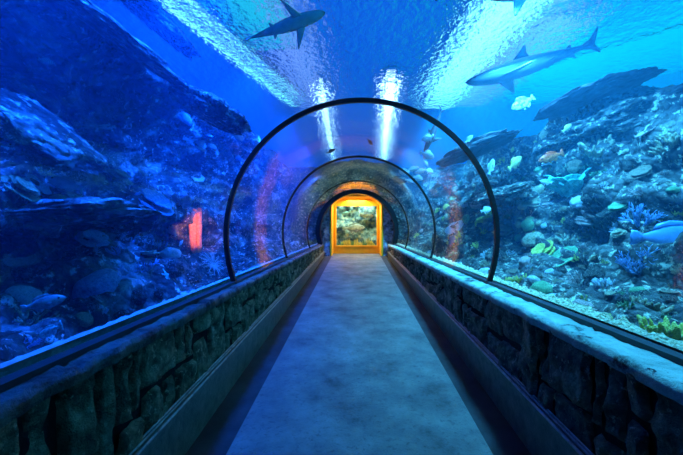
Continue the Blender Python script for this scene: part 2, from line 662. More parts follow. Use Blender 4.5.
for (x0, x1, z0, z1) in ((bx0, WX0, bz0, bz1), (WX1, bx1, bz0, bz1), (WX0, WX1, bz0, WZ0), (WX0, WX1, WZ1, bz1)):
    b.box(x0, x1, 13.3, 13.4, z0, z1)
link('back_panel', b.me('back'), M['yellow'], door, smooth=False)
b = MB()
for (x0, x1, z0, z1) in ((WX0 - .05, WX0, WZ0 - .05, WZ1 + .05), (WX1, WX1 + .05, WZ0 - .05, WZ1 + .05), (WX0, WX1, WZ0 - .05, WZ0), (WX0, WX1, WZ1, WZ1 + .05)):
    b.box(x0, x1, 13.27, 13.3, z0, z1)
link('window_frame', b.me('frame'), M['yellow'], door, smooth=False)
b = MB()
b.box(WX0, WX1, 13.33, 13.36, WZ0, WZ1)
struct(link('window_5', b.me('pane'), M['pane'], smooth=False))
ramp_end = MB()
ramp_end.box(PX0 - 0.1, PX1 + 0.1, 13.0, 13.4, zf(13) - 0.2, zf(13) + 0.0)
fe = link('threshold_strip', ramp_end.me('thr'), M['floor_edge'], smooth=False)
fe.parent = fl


# ------------------------------------------------------------------ reefs
def terrain(name, side, prof, Ya, Yb, ny, ntt, mat, seed, amp):
    vs = []
    base = []
    for i in range(ny):
        t = i / (ny - 1)
        y = Ya + (Yb - Ya) * (0.28 * t + 0.72 * t * t)
        pts = resample(prof(y), ntt)
        base.append([Vector((p[0], y, CZ + p[1])) for p in pts])
    for i in range(ny):
        for j in range(ntt):
            p = base[i][j]
            du = base[min(i + 1, ny - 1)][j] - base[max(i - 1, 0)][j]
            dv = base[i][min(j + 1, ntt - 1)] - base[i][max(j - 1, 0)]
            n_ = du.cross(dv)
            if n_.length < 1e-9:
                n_ = Vector((-side, 0, 0.3))
            n_.normalize()
            if n_.x * side > 0.05 and abs(n_.z) < 0.9 or (abs(n_.x) < 0.3 and n_.z < 0):
                pass
            s = Vector((p.x, p.y * 0.75, p.z * 1.35))
            q = s + Vector((seed, 0, 0))
            big = fbm(q * 0.75, 3)
            rid = noise.ridged_multi_fractal(q * 1.25, 0.9, 2.1, 5, 1.0, 2.0) - 1.1
            strata = abs(noise.noise(Vector((q.x * 1.5 + p.z * 2.6, q.y * 0.9, q.z * 4.0)))) - 0.25
            fine = fbm(q * 5.5, 4)
            lump = max(0, noise.noise(q * 3.1)) ** 1.5
            fade = min(1, max(0, (abs(p.x - AX) - 1.5) / 0.5))
            d = amp * (0.42 * big + 0.20 * rid + 0.30 * strata + 0.30 * lump) + 0.075 * fine
            v = p + n_ * (d * fade * (1 if side > 0 else -1) * (-1 if side > 0 else 1) * FLIP[side])
            rx, rz = v.x - AX, v.z - AZ
            rr = math.hypot(rx, rz)
            if rr < 1.56:
                v.x = AX + rx / rr * 1.56
                v.z = AZ + rz / rr * 1.56
            v.z = min(v.z, H - 0.12)
            vs.append(v)
    fs = grid_faces(ny, ntt)
    me = mesh(name, vs, fs)
    o = struct(link(name, me, mat))
    return o, BVHTree.FromPolygons(vs, fs)


FLIP = {1: 1, -1: 1}


def prof_right(y):
    zt = interp(y, [(3.0, 1.45), (4.4, 1.65), (7.5, 2.2), (14, 2.7)])
    k = zt / 1.65
    sq = interp(y, [(1, 1.0), (8, 1.0), (14, 0.85)])
    return [(1.50, -0.70), (1.75, -0.72), (2.0, -0.62), (2.35, -0.35), (2.75 * sq, -0.05 * k), (2.95 * sq, 0.35 * k), (3.35 * sq, 0.6 * k), (3.55 * sq, 0.95 * k), (4.0 * sq, 1.25 * k), (4.3 * sq, zt), (5.0 * sq, zt + 0.1), (6.5, zt - 0.1), (9.0, zt - 0.4)]


def prof_left(y):
    c = interp(y, [(3.0, 1.0), (5.5, 1.0), (7.0, 0.35), (9, 0.0)])   # depth of the cave
    sh = interp(y, [(2.0, 1.0), (4.2, 1.0), (5.2, 0.2)])   # how far the shelf stands out
    top = interp(y, [(3, 2.4), (6, 2.45), (9, 2.6), (14, 2.7)])
    return [(-1.50, -0.62), (-1.7, -0.74), (-2.05, -0.62), (-2.4, -0.46), (-2.7 - 0.2 * sh, -0.26), (-2.9 - 0.25 * sh, -0.02), (-2.75 + 0.05 * sh, 0.12), (-2.9, 0.28), (-3.3, 0.42), (-3.3 - 0.75 * c, 0.85), (-3.3 - 0.95 * c, 1.4), (-3.25 - 0.6 * c, 2.0), (-3.05 - 0.1 * c, top - 0.1), (-3.1, top + 0.05), (-3.6, top + 0.2), (-5.0, top + 0.3), (-8.0, top + 0.3)]


reef_r, bvh_r = terrain('reef_slope', 1, prof_right, 0.4, 19.5, 380, 190, M['reef_right'], 3.3, 0.85)
reef_l, bvh_l = terrain('reef_cliff', -1, prof_left, 0.4, 19.5, 380, 190, M['reef_left'], 41.7, 0.8)
reef_r['label'] = 'layered coral reef slope filling the tank right of the tunnel'; reef_r['category'] = 'reef'
reef_l['label'] = 'dark blue overhanging reef cliff in the tank left of the tunnel'; reef_l['category'] = 'reef'

# reef closing the tank above the far doorway
vs = []
na, nr = 110, 60
for i in range(na):
    a = lerp(-0.2, PI + 0.2, i / (na - 1))
    for j in range(nr):
        rr = lerp(1.46, 8.5, (j / (nr - 1)) ** 1.5)
        x, z = AX + rr * math.cos(a), AZ + rr * math.sin(a)
        fade = min(1, (rr - 1.46) * 2.0)
        d = (0.7 * fbm(Vector((x * 0.9, z * 0.9, 5)), 6) + 0.2 * fbm(Vector((x * 4, z * 4, 8)), 4)) * fade
        y = interp(rr, [(1.46, 12.5), (2.4, 13.1), (2.9, 14.8), (3.5, 17.2), (4.2, 19.4), (8.5, 20.8)]) + d
        vs.append((x, y, min(z, H - 0.1)))
rb = struct(link('reef_backdrop', mesh('reef_back', vs, grid_faces(na, nr)), M['reef_right']))
rb['label'] = 'hazy rock wall closing the tank above the far doorway'; rb['category'] = 'reef'

# gravel ledges outside the glass
def ledge(name, side, mat, label, seed, x0, x1, ztop, rough):
    vs = []
    ny = 500
    for i in range(ny + 1):
        y = lerp(-0.4, 12.2, i / ny)
        for k in range(8):
            u = k / 7
            x = AX + side * lerp(x0, x1, u)
            bump = rough * fbm(Vector((x * 14, y * 14, seed)), 4)
            z = CZ + ztop + bump * min(1, u * 4) - (0.16 * max(0, u - 0.75) / 0.25)
            vs.append((x, y, z))
        vs.append((AX + side * (x1 + 0.05), y, CZ - 1.0))
    o = struct(link(name, mesh(name, vs, grid_faces(ny + 1, 9)), mat))
    return o


ledge('gravel_bed', 1, M['gravel'], '', 4, 1.37, 1.54, -0.535, 0.045)
ledge('tank_ledge', -1, M['kerb_blue'], '', 9, 1.37, 1.44, -0.515, 0.012)

# ------------------------------------------------------------------ water surface
m, nt, out = new_mat('rippled water surface')
tc = N(nt, 'ShaderNodeTexCoord')
n1 = N(nt, 'ShaderNodeTexNoise', Scale=6.5, Detail=3, Roughness=0.6)
nt.links.new(tc.outputs['Object'], n1.inputs['Vector'])
bp = N(nt, 'ShaderNodeBump', Strength=1.0, Distance=0.30)
nt.links.new(n1.outputs['Fac'], bp.inputs['Height'])
rf = N(nt, 'ShaderNodeBsdfRefraction', Roughness=0.0, IOR=1.33)
nt.links.new(bp.outputs[0], rf.inputs['Normal'])
tr = N(nt, 'ShaderNodeBsdfTransparent')
mx = N(nt, 'ShaderNodeMixShader')
mx.inputs[0].default_value = 0.9
nt.links.new(tr.outputs[0], mx.inputs[1])
nt.links.new(rf.outputs[0], mx.inputs[2])
nt.links.new(mx.outputs[0], out.inputs['Surface'])
vs = [(-11, -1, H), (11, -1, H), (11, 22, H), (-11, 22, H)]
ws = struct(link('water_surface', mesh('water', vs, [(3, 2, 1, 0)]), m, smooth=False))


# ------------------------------------------------------------------ lamps over the water
M['lens_white'] = emit('lamp lens white', (0.7, 0.88, 1.0), 8)
M['lens_cyan'] = emit('lamp lens cyan', (0.30, 0.95, 1.0), 3.0)
M['lens_soft'] = emit('soft cyan lamp lens', (0.02, 0.55, 0.85), 1.3)
M['glow_wide'] = emit('added cyan glow', (0.0, 0.85, 0.95), 1.1)
M['glow_lilac'] = emit('added lilac glow', (0.22, 0.36, 0.95), 1.5)
M['housing'] = plain('lamp housing', (0.05, 0.05, 0.055), rough=0.5, metal=1.0)


def lamp_bank(label, p0, p1, w, mat, z=H + 1.0):
    p0, p1 = Vector((p0[0], p0[1], z)), Vector((p1[0], p1[1], z))
    d = p1 - p0
    L = d.length
    e = tag(empty('tank_lamp', (p0 + p1) / 2, (0, 0, math.atan2(d.y, d.x))), label, 'lamp', 'lamps over the tanks')
    b = MB(); b.box(-L / 2 - .05, L / 2 + .05, -w / 2 - .05, w / 2 + .05, 0.03, 0.2)
    link('housing', b.me('housing'), M['housing'], e, smooth=False)
    b = MB(); b.box(-L / 2, L / 2, -w / 2, w / 2, 0.0, 0.028)
    link('lens', b.me('lens'), mat, e, smooth=False)
    return e


def spot(x, y, z, tgt, col, power, angle=110, blend=0.8, radius=0.25):
    ld = bpy.data.lights.new('lamp', 'SPOT')
    ld.energy = power
    ld.color = col
    ld.spot_size = math.radians(angle)
    ld.spot_blend = blend
    ld.shadow_soft_size = radius
    o = bpy.data.objects.new('spot_light', ld)
    COL.objects.link(o)
    o.location = (x, y, z)
    d = Vector(tgt) - Vector((x, y, z))
    o.rotation_euler = d.to_track_quat('-Z', 'Y').to_euler()
    return o


lamp_bank('lamp over the water making the narrow white streak left of the tunnel top', (-0.95, 9.3), (-1.2, 18.5), 0.11, M['lens_white'], H + 0.5)
lamp_bank('lamp over the water making the broad white streak right of the tunnel top', (0.92, 8.8), (1.55, 18.5), 0.24, M['lens_white'], H + 0.5)
lamp_bank('added wide cyan panel brightening the open water at the upper right', (4.6, 10.5), (8.6, 6.8), 2.4, M['glow_wide'], H + 1.6)  # glowing panel added to brighten the open water, no fixture seen there
lamp_bank('cyan lamp over the water glittering above the left reef', (-3.3, 5.5), (-1.9, 10.5), 0.18, M['lens_cyan'], H + 0.6)
lamp_bank('cyan lamp over the water glittering behind the long shark', (2.9, 5.2), (2.6, 11), 0.9, M['lens_cyan'])
lamp_bank('soft cyan panel over the water left of the gliding shark', (-2.3, 4.8), (-1.9, 7.5), 0.9, M['lens_soft'])
lamp_bank('added lilac panel tinting the water left of the tunnel top', (-1.7, 6.2), (-1.3, 12), 0.9, M['glow_lilac'], H + 1.35)  # added glow that tints this patch of water lilac, not a known lamp
lamp_bank('added lilac panel tinting the water below the long shark', (4.2, 6.5), (3.6, 11), 1.0, M['glow_lilac'], H + 1.3)  # second added glow, lilac tint for the right-hand water

BLUE = (0.006, 0.11, 1.0)
CYAN = (0.08, 0.52, 1.0)
for y in (2.3, 4.4, 7.0, 10.2, 14.0):
    spot(-2.0, y, H - 0.15, (-3.2, y + 0.6, CZ), BLUE, 3300, 96, 0.7)
    spot(2.2, y, H - 0.15, (2.9, y + 0.6, CZ), CYAN, 2900, 100, 0.8)
# the doorway lamp
pl = bpy.data.lights.new('doorway_glow', 'AREA')
pl.energy = 75; pl.color = (1.0, 0.72, 0.32); pl.size = 0.7
o = bpy.data.objects.new('doorway_light', pl); COL.objects.link(o)
o.location = (cx, 12.95, PZT - 0.1); o.rotation_euler = (0, 0, 0)
pl = bpy.data.lights.new('next_tank_glow', 'AREA')
pl.energy = 150; pl.color = (0.75, 1.0, 0.9); pl.size = 1.6
o = bpy.data.objects.new('next_tank_light', pl); COL.objects.link(o)
o.location = (cx, 14.3, WZ1 + 0.9); o.rotation_euler = (math.radians(-10), 0, 0)
# ------------------------------------------------------------------ fish
def fish_mesh(deep=0.36, wide=0.13, tail='fork', shark=False, tailh=0.34, snout=0.5):
    b = MB()
    if shark:
        prof = [(0.50, 0.004, 0.006, 0.012), (0.48, 0.018, 0.026, 0.008), (0.44, 0.032, 0.044, 0.004), (0.37, 0.048, 0.060, 0.0), (0.28, 0.061, 0.071, -0.002), (0.18, 0.068, 0.076, -0.003), (0.08, 0.069, 0.073, -0.002), (-0.03, 0.060, 0.062, 0.0), (-0.14, 0.045, 0.046, 0.004), (-0.25, 0.030, 0.029, 0.008), (-0.33, 0.019, 0.017, 0.011), (-0.38, 0.014, 0.011, 0.013), (-0.42, 0.006, 0.004, 0.02)]
    else:
        prof = []
        for x, k in [(0.5, 0.03), (0.485, 0.16), (0.455, 0.32), (0.40, 0.54), (0.32, 0.77), (0.21, 0.95), (0.10, 1.0), (-0.02, 0.93), (-0.13, 0.76), (-0.23, 0.53), (-0.30, 0.35), (-0.345, 0.27), (-0.37, 0.22)]:
            prof.append((x, deep / 2 * k, wide / 2 * max(0.25 if x < -0.3 else 0.05, k), 0.0))
    ns = 14
    vs = []
    for (x, hz, wy, dz) in prof:
        for k in range(ns):
            a = 2 * PI * k / ns
            vs.append((x, wy * math.cos(a), dz + hz * math.sin(a)))
    fs = grid_faces(len(prof), ns, wrap=True)
    fs.append(tuple(range(ns)))
    fs.append(tuple(reversed(range((len(prof) - 1) * ns, len(prof) * ns))))
    b.add(vs, fs)
    if shark:
        b.prism([(-0.34, 0.026), (-0.41, 0.055), (-0.49, 0.135), (-0.50, 0.13), (-0.462, 0.055), (-0.435, 0.005), (-0.46, -0.06), (-0.45, -0.062), (-0.405, -0.02), (-0.34, 0.0)], 0.014)
        b.prism([(0.15, 0.055), (0.08, 0.115), (0.025, 0.165), (0.01, 0.16), (0.02, 0.10), (0.0, 0.05)], 0.016)
        b.prism([(-0.23, 0.03), (-0.27, 0.06), (-0.285, 0.058), (-0.28, 0.025)], 0.008)
        b.prism([(-0.24, -0.018), (-0.28, -0.045), (-0.29, -0.043), (-0.285, -0.014)], 0.008)
        for s in (-1, 1):
            k = MB()
            k.prism([(0.255, s * 0.05), (0.20, s * 0.12), (0.10, s * 0.245), (0.085, s * 0.245), (0.115, s * 0.14), (0.145, s * 0.05)], 0.014, 'z')
            b.add([(v.x, v.y, v.z - 0.03 - 0.22 * abs(v.y)) for v in k.v], k.f)
            k = MB()
            k.prism([(-0.07, s * 0.03), (-0.12, s * 0.085), (-0.135, s * 0.085), (-0.13, s * 0.025)], 0.008, 'z')
            b.add([(v.x, v.y, v.z - 0.028) for v in k.v], k.f)
    else:
        t = tailh / 2
        if tail == 'fork':
            b.prism([(-0.34, 0.035), (-0.40, 0.08), (-0.5, t), (-0.455, 0.03), (-0.44, 0), (-0.455, -0.03), (-0.5, -t), (-0.40, -0.08), (-0.34, -0.035)], 0.03)
        else:
            b.prism([(-0.34, 0.035), (-0.42, t * 0.8), (-0.49, t * 0.9), (-0.5, 0), (-0.49, -t * 0.9), (-0.42, -t * 0.8), (-0.34, -0.035)], 0.03)
        d = deep / 2
        b.prism([(0.20, d * 0.85), (0.13, d * 1.30), (-0.05, d * 1.28), (-0.20, d * 0.95), (-0.25, d * 0.45), (0.0, d * 0.85)], 0.03)
        b.prism([(-0.02, -d * 0.85), (-0.10, -d * 1.28), (-0.20, -d * 0.95), (-0.25, -d * 0.45)], 0.03)
        b.prism([(0.14, -d * 0.9), (0.06, -d * 1.35), (0.03, -d * 0.9)], 0.02)
        for s in (-1, 1):
            b.add([(0.22, s * wide * 0.42, -0.02), (0.10, s * (wide * 0.42 + 0.07), -0.01), (0.09, s * (wide * 0.42 + 0.06), -0.08), (0.19, s * wide * 0.42, -0.06), (0.15, s * wide * 0.35, -0.04)],
                  [(0, 1, 2, 3), (0, 4, 1), (1, 4, 2), (2, 4, 3)])
    return b.me('fish')


M['eye'] = plain('glossy black eye', (0.01, 0.01, 0.012), rough=0.15)


def eye_mesh(r):
    me = bpy.data.meshes.new('eye')
    bm = bmesh.new()
    bmesh.ops.create_uvsphere(bm, u_segments=10, v_segments=8, radius=r)
    bm.to_mesh(me); bm.free()
    return me


PROTO = {}


def species(key, mat, eyes=True, **kw):
    me = fish_mesh(**kw)
    me.materials.append(mat)
    PROTO[key] = (me, kw.get('deep', 0.13), kw.get('wide', 0.15), kw.get('shark', False), eyes)


def place(key, px, py, Y, Lpx, dirpx, label, cat='fish', name='reef_fish', depth=0.0, roll=0.0, group=None):
    me, deep, wide, shark, eyes = PROTO[key]
    dx, dy = dirpx
    ln = math.hypot(dx, dy)
    f = Vector((dx / ln, depth, -dy / ln)).normalized()
    L = Lpx / F * Y / math.sqrt(max(0.05, 1 - f.y * f.y))
    pos = at(px, py, Y)
    up = Vector((0, 0, 1))
    up = (up - f * up.dot(f)).normalized()
    up = Matrix.Rotation(roll, 3, f) @ up
    y = up.cross(f)
    rot = Matrix((f, y, up)).transposed().to_4x4()
    o = bpy.data.objects.new(name, me)
    COL.objects.link(o)
    me.polygons.foreach_set('use_smooth', [True] * len(me.polygons))
    o.matrix_world = Matrix.Translation(pos) @ rot @ Matrix.Scale(L, 4)
    tag(o, label, cat, group)
    if eyes and Lpx > 14:
        for s in (-1, 1):
            if shark:
                e = link('eye', EYE_S, M['eye'], o); e.location = (0.435, s * 0.040, 0.014)
            else:
                e = link('eye', EYE_F, M['eye'], o); e.location = (0.36, s * wide * 0.30, deep * 0.12)
    return o


EYE_S, EYE_F = eye_mesh(0.007), eye_mesh(0.026)
species('shark', two_tone('shark skin grey over pale', (0.10, 0.13, 0.16), (0.55, 0.6, 0.62), -0.02, 0.012), shark=True, eyes=True)
species('shark_dark', two_tone('dark shark skin', (0.05, 0.06, 0.075), (0.16, 0.18, 0.2), -0.03, 0.01), shark=True)
species('jack', two_tone('silver fish skin', (0.35, 0.42, 0.46), (0.9, 0.92, 0.92), -0.06, 0.08), deep=0.36, wide=0.13)
species('round', two_tone('pale round fish skin', (0.6, 0.66, 0.66), (0.95, 0.95, 0.9), -0.1, 0.12), deep=0.55, wide=0.14, tail='fan')
species('yellow', two_tone('yellow fish skin', (0.75, 0.55, 0.10), (0.95, 0.85, 0.4), -0.1, 0.12), deep=0.42, wide=0.15, tail='fan')
species('orange', two_tone('orange red fish skin', (1.0, 0.12, 0.03), (1.0, 0.3, 0.1), -0.1, 0.10, spots=(0.6, 0.5, 0.5)), deep=0.34, wide=0.15, tail='fan')
species('wrasse', two_tone('large blue fish skin', (0.10, 0.26, 0.55), (0.25, 0.45, 0.75), -0.12, 0.12), deep=0.36, wide=0.17, tail='fan', tailh=0.2)
species('dark', two_tone('dark blue fish skin', (0.02, 0.03, 0.05), (0.08, 0.10, 0.14), -0.1, 0.12), deep=0.34, wide=0.13)
species('striped', banded('striped fish skin', (0.85, 0.88, 0.9), (0.05, 0.05, 0.06), 3.2), deep=0.30, wide=0.13)
species('pale_band', two_tone('white banded fish skin', (0.25, 0.28, 0.3), (0.95, 0.92, 0.85), 0.02, 0.06), deep=0.26, wide=0.14)
species('teal', two_tone('teal mottled fish skin', (0.3, 0.75, 0.65), (0.45, 0.9, 0.8), -0.08, 0.1, spots=(0.4, 0.5, 0.5)), deep=0.26, wide=0.16, tail='fan')
species('speckled', two_tone('white speckled fish skin', (0.75, 0.78, 0.62), (0.98, 0.98, 0.9), -0.1, 0.12, spots=(0.25, 0.3, 0.3), sscale=9), deep=0.46, wide=0.16, tail='fan')
species('grouper', two_tone('grouper skin', (0.16, 0.30, 0.30), (0.5, 0.66, 0.6), -0.14, 0.1, spots=(0.45, 0.5, 0.5), sscale=8), deep=0.36, wide=0.2, tail='fan', tailh=0.24)

place('shark', 283, 27, 4.4, 88, (80, -22), 'grey shark gliding overhead left of centre with fins spread', 'shark', 'reef_shark', depth=-0.1, roll=math.radians(-48))
place('shark', 533, 64, 5.6, 132, (-120, 30), 'long pale-bellied shark swimming left above the right reef', 'shark', 'reef_shark', depth=0.15, roll=math.radians(4))
place('shark_dark', 495, -9, 5.0, 130, (100, -8), 'dark shark cut off by the top edge with only its fins showing', 'shark', 'reef_shark', depth=0.1, roll=math.radians(52))
place('shark_dark', 434, 130, 7.5, 46, (-16, 40), 'small dark shark diving behind the upper right of the nearest ring', 'shark', 'reef_shark', depth=0.25, roll=math.radians(15))

place('orange', 551, 157, 4.9, 27, (-26, 9), 'orange red fish on the right reef above the turquoise leaf coral')
place('yellow', 567, 128, 5.0, 12, (8, -7), 'small yellow fish above the orange fish')
place('yellow', 515, 163, 5.2, 20, (14, -13), 'pale yellow fish left of the orange fish', depth=0.2)
place('jack', 491, 167, 5.6, 17, (4, -14), 'silver fish hanging upright right of the nearest ring')
place('jack', 469, 139, 6.0, 11, (7, -7), 'little silver fish above the dark ledge right of the nearest ring')
place('round', 486, 210, 5.0, 11, (10, -3), 'white round fish low beside the right of the nearest ring')
place('speckled', 523, 103, 5.4, 26, (-24, 13), 'white speckled fish below the long shark', roll=0.2)
place('jack', 546, 182, 4.6, 13, (-10, -2), 'white fish nosing at the turquoise leaf coral')
place('pale_band', 621, 252.5, 3.9, 22, (20, 1), 'upper of two white banded fish on the right reef')
place('pale_band', 621, 258.5, 3.85, 20, (20, 1), 'lower of two white banded fish on the right reef')
place('wrasse', 672, 240, 3.0, 84, (80, 6), 'big blue fish leaving the right edge')
place('jack', 617, 216, 4.2, 20, (18, -3), 'silver fish above the two white banded fish')
place('round', 428, 138, 7.0, 13, (-9, 3), 'round white fish behind the small diving shark')
place('round', 427, 155, 7.0, 15, (12, 4), 'round white fish below the small diving shark')
ORD = ['first', 'second', 'third', 'fourth', 'fifth', 'sixth', 'seventh', 'eighth', 'ninth', 'tenth', 'eleventh', 'twelfth']
for i, (px, py, L, d) in enumerate(sorted([(426, 163, 8, (4, 6)), (421, 171, 12, (-9, 3)), (429, 171, 9, (9, 2)), (441, 169, 9, (9, -2)), (413, 169, 13, (10, -3)), (404, 172, 11, (-9, -1)), (418, 178, 10, (8, 2)), (437, 186, 10, (8, -3)), (446, 192, 13, (-10, 4)), (409, 181, 9, (8, 3)), (452, 178, 9, (-8, -4)), (461, 188, 11, (9, -5))])):
    place('jack' if i % 3 else 'round', px, py, 7.2 + 0.25 * (i % 4), L, d, '%s fish of the school between the two near seal rings, %s from its left' % ('slim silver' if i % 3 else 'round pale', ORD[i]), group='school of silver fish')
place('dark', 452, 240, 6.0, 16, (-5, 13), 'small dark fish diving low inside the nearest ring')
place('dark', 331, 151, 8.2, 10, (9, -4), 'little dark fish over the second ring, on its left')
place('dark', 370, 142, 8.2, 8, (4, 5), 'little dark fish over the top of the second ring')
place('dark', 398, 180, 8.6, 20, (16, 1), 'slim dark fish just inside the second ring')
# left tank
place('striped', 46, 61, 3.6, 18, (17, 5), 'small striped fish in the dark of the upper left cave')
place('jack', 66, 184, 3.4, 32, (-20, -8), 'bright blue fish over the left rock shelf', depth=-0.3)
place('teal', 50, 331, 1.75, 34, (-30, 14), 'teal fish low on the left just above the tank ledge', depth=0.2)
place('grouper', 44, 303, 2.2, 34, (26, -7), 'dim mottled oval fish resting low on the far left', depth=0.4)
place('jack', 96, 248, 3.3, 9, (1, 8), 'tiny silver fish upright under the left rock shelf')
place('jack', 181, 243, 4.4, 7, (4, -6), 'tiny silver fish left of the orange reflection tubes')
place('jack', 106, 311, 2.9, 7, (5, -3), 'tiny silver fish low above the left tank ledge')

# the next tank behind the yellow doorway
cxw = (WX0 + WX1) / 2
vs = []
for i in range(70):
    for j in range(60):
        u, v = i / 69, j / 59
        x = cxw + (u - 0.5) * 3.6
        z = lerp(WZ0 - 0.5, WZ1 + 1.2, v)
        y = 14.15 + 0.9 * v + 0.35 * fbm(Vector((x * 1.6, z * 1.6, 2)), 6) + 0.12 * abs(noise.noise(Vector((x * 5, z * 5, 1))))
        vs.append((x, y, z))
M['next_reef'] = mottled('mossy green reef', [(0.32, (0.03, 0.06, 0.06)), (0.45, (0.12, 0.24, 0.24)), (0.56, (0.35, 0.50, 0.40)), (0.66, (0.65, 0.60, 0.25)), (0.75, (0.6, 0.75, 0.7))], scale=5, detail=8, bump=1.0, bscale=12, bdist=0.1)
struct(link('reef_backdrop', mesh('next_reef', vs, grid_faces(70, 60)), M['next_reef']))
place('grouper', 354, 228, 13.75, 22, (20, -1), 'large teal grouper in the window of the yellow doorway', depth=0.1)
place('grouper', 367, 215, 13.8, 15, (14, 1), 'smaller grouper above the large one in the doorway window', depth=0.1)
place('teal', 346, 213, 13.9, 10, (-9, 2), 'blue green fish at the upper left of the doorway window')


# ------------------------------------------------------------------ corals and rocks
def ico(sub, r=1.0):
    bm = bmesh.new()
    bmesh.ops.create_icosphere(bm, subdivisions=sub, radius=r)
    bm.verts.ensure_lookup_table()
    v = [x.co.copy() for x in bm.verts]
    f = [tuple(q.index for q in p.verts) for p in bm.faces]
    bm.free()
    return v, f


def boulder_mesh(seed, sq=(1, 1, 0.7), sub=5, amp=0.35):
    v, f = ico(sub)
    o = Vector((seed * 3.1, 0, 0))
    out = []
    for p in v:
        d = 1 + amp * fbm(p * 1.2 + o, 4) + 0.10 * fbm(p * 5 + o, 4) - 0.12 * max(0, noise.noise(p * 3 + o))
        q = p * d
        out.append((q.x * sq[0], q.y * sq[1], q.z * sq[2]))
    return mesh('boulder', out, f)


def brain_mesh(seed):
    v, f = ico(5)
    o = Vector((seed * 2.3, 1, 0))
    out = []
    for p in v:
        w = p * 2.2 + o
        wv = Vector((noise.noise(w), noise.noise(w + Vector((9, 0, 0))), 0))
        g = abs(noise.noise((p + wv * 0.15) * 5.5 + o))
        d = 1 + 0.18 * fbm(p * 1.1 + o, 2) - 0.10 * max(0, 1 - g * 9)
        q = p * d
        out.append((q.x, q.y, max(-0.25, q.z * 0.75)))
    return mesh('brain', out, f)


def branch_mesh(seed, n=9, depth=3, thick=0.07, spread=0.9, up=0.5):
    r = random.Random(seed)
    b = MB()

    def grow(p, d, L, th, k):
        q = p + d * L
        mid = p + d * L * 0.5 + Vector((r.uniform(-1, 1), r.uniform(-1, 1), r.uniform(-1, 1))) * L * 0.08
        b.tube([p, mid, q], [th, th * 0.85, th * 0.66], 5)
        if k > 0:
            for _ in range(r.choice((2, 2, 3))):
                nd = (d + Vector((r.gauss(0, 1), r.gauss(0, 1), r.gauss(0, 1) + up)) * 0.45).normalized()
                grow(q - d * L * r.uniform(0, 0.3), nd, L * r.uniform(0.6, 0.85), th * 0.68, k - 1)
        else:
            b.tube([q, q + d * th * 0.8], [th * 0.64, th * 0.2], 5)
    for i in range(n):
        a = 2 * PI * i / n + r.uniform(-.3, .3)
        d = Vector((math.cos(a) * spread * r.uniform(.2, 1), math.sin(a) * spread * r.uniform(.2, 1), 1)).normalized()
        grow(Vector((math.cos(a) * .12, math.sin(a) * .12, -0.1)), d, r.uniform(0.3, 0.5), thick, depth - 1)
    return b.me('branch')


def finger_mesh(seed, n=26, th=0.10):
    r = random.Random(seed)
    b = MB()
    for i in range(n):
        a, q = r.uniform(0, 2 * PI), math.sqrt(r.random()) * 0.7
        p = Vector((math.cos(a) * q, math.sin(a) * q, -0.15))
        d = Vector((p.x * 0.8 + r.gauss(0, .15), p.y * 0.8 + r.gauss(0, .15), 1)).normalized()
        L = r.uniform(0.5, 1.0) * (1 - 0.35 * q)
        k = th * r.uniform(.7, 1.2)
        b.tube([p, p + d * L * .5, p + d * L * .85, p + d * L], [k * .9, k, k * .85, k * .3], 7)
    return b.me('finger')


def plate_mesh(seed, tiers=1, rim=0.16):
    r = random.Random(seed)
    b = MB()
    for t in range(tiers):
        na, nr = 48, 10
        cx_, cy_ = r.uniform(-.25, .25) * (t > 0), r.uniform(-.25, .25) * (t > 0)
        z0 = 0.1 + 0.22 * t
        R0 = 1.0 - 0.18 * t
        s_ = r.random() * 30
        top, bot = [], []
        for i in range(nr + 1):
            u = i / nr
            for k in range(na):
                a = 2 * PI * k / na
                edge = R0 * (1 + 0.22 * noise.noise(Vector((math.cos(a) * 1.4, math.sin(a) * 1.4, s_))) + rim * 0.5 * noise.noise(Vector((math.cos(a) * 6, math.sin(a) * 6, s_))))
                x, y = math.cos(a) * edge * u, math.sin(a) * edge * u
                z = z0 + 0.16 * u * u + 0.07 * noise.noise(Vector((x * 3, y * 3, s_)))
                nub = 0.035 * abs(noise.noise(Vector((x * 11, y * 11, s_))))
                top.append((x + cx_, y + cy_, z + nub))
                bot.append((x + cx_, y + cy_, z - 0.05 - 0.30 * (1 - u) ** 2))
        n = len(top)
        fs = []
        for i in range(nr):
            for k in range(na):
                k2 = (k + 1) % na
                fs.append((i * na + k, (i + 1) * na + k, (i + 1) * na + k2, i * na + k2))
                fs.append((n + i * na + k, n + i * na + k2, n + (i + 1) * na + k2, n + (i + 1) * na + k))
        for k in range(na):
            k2 = (k + 1) % na
            fs.append((nr * na + k, n + nr * na + k, n + nr * na + k2, nr * na + k2))
        b.add(top + bot, fs)
    b.tube([(0, 0, -0.5), (0, 0, -0.1), (0, 0, 0.12)], [0.3, 0.2, 0.3], 12)
    return b.me('plate')


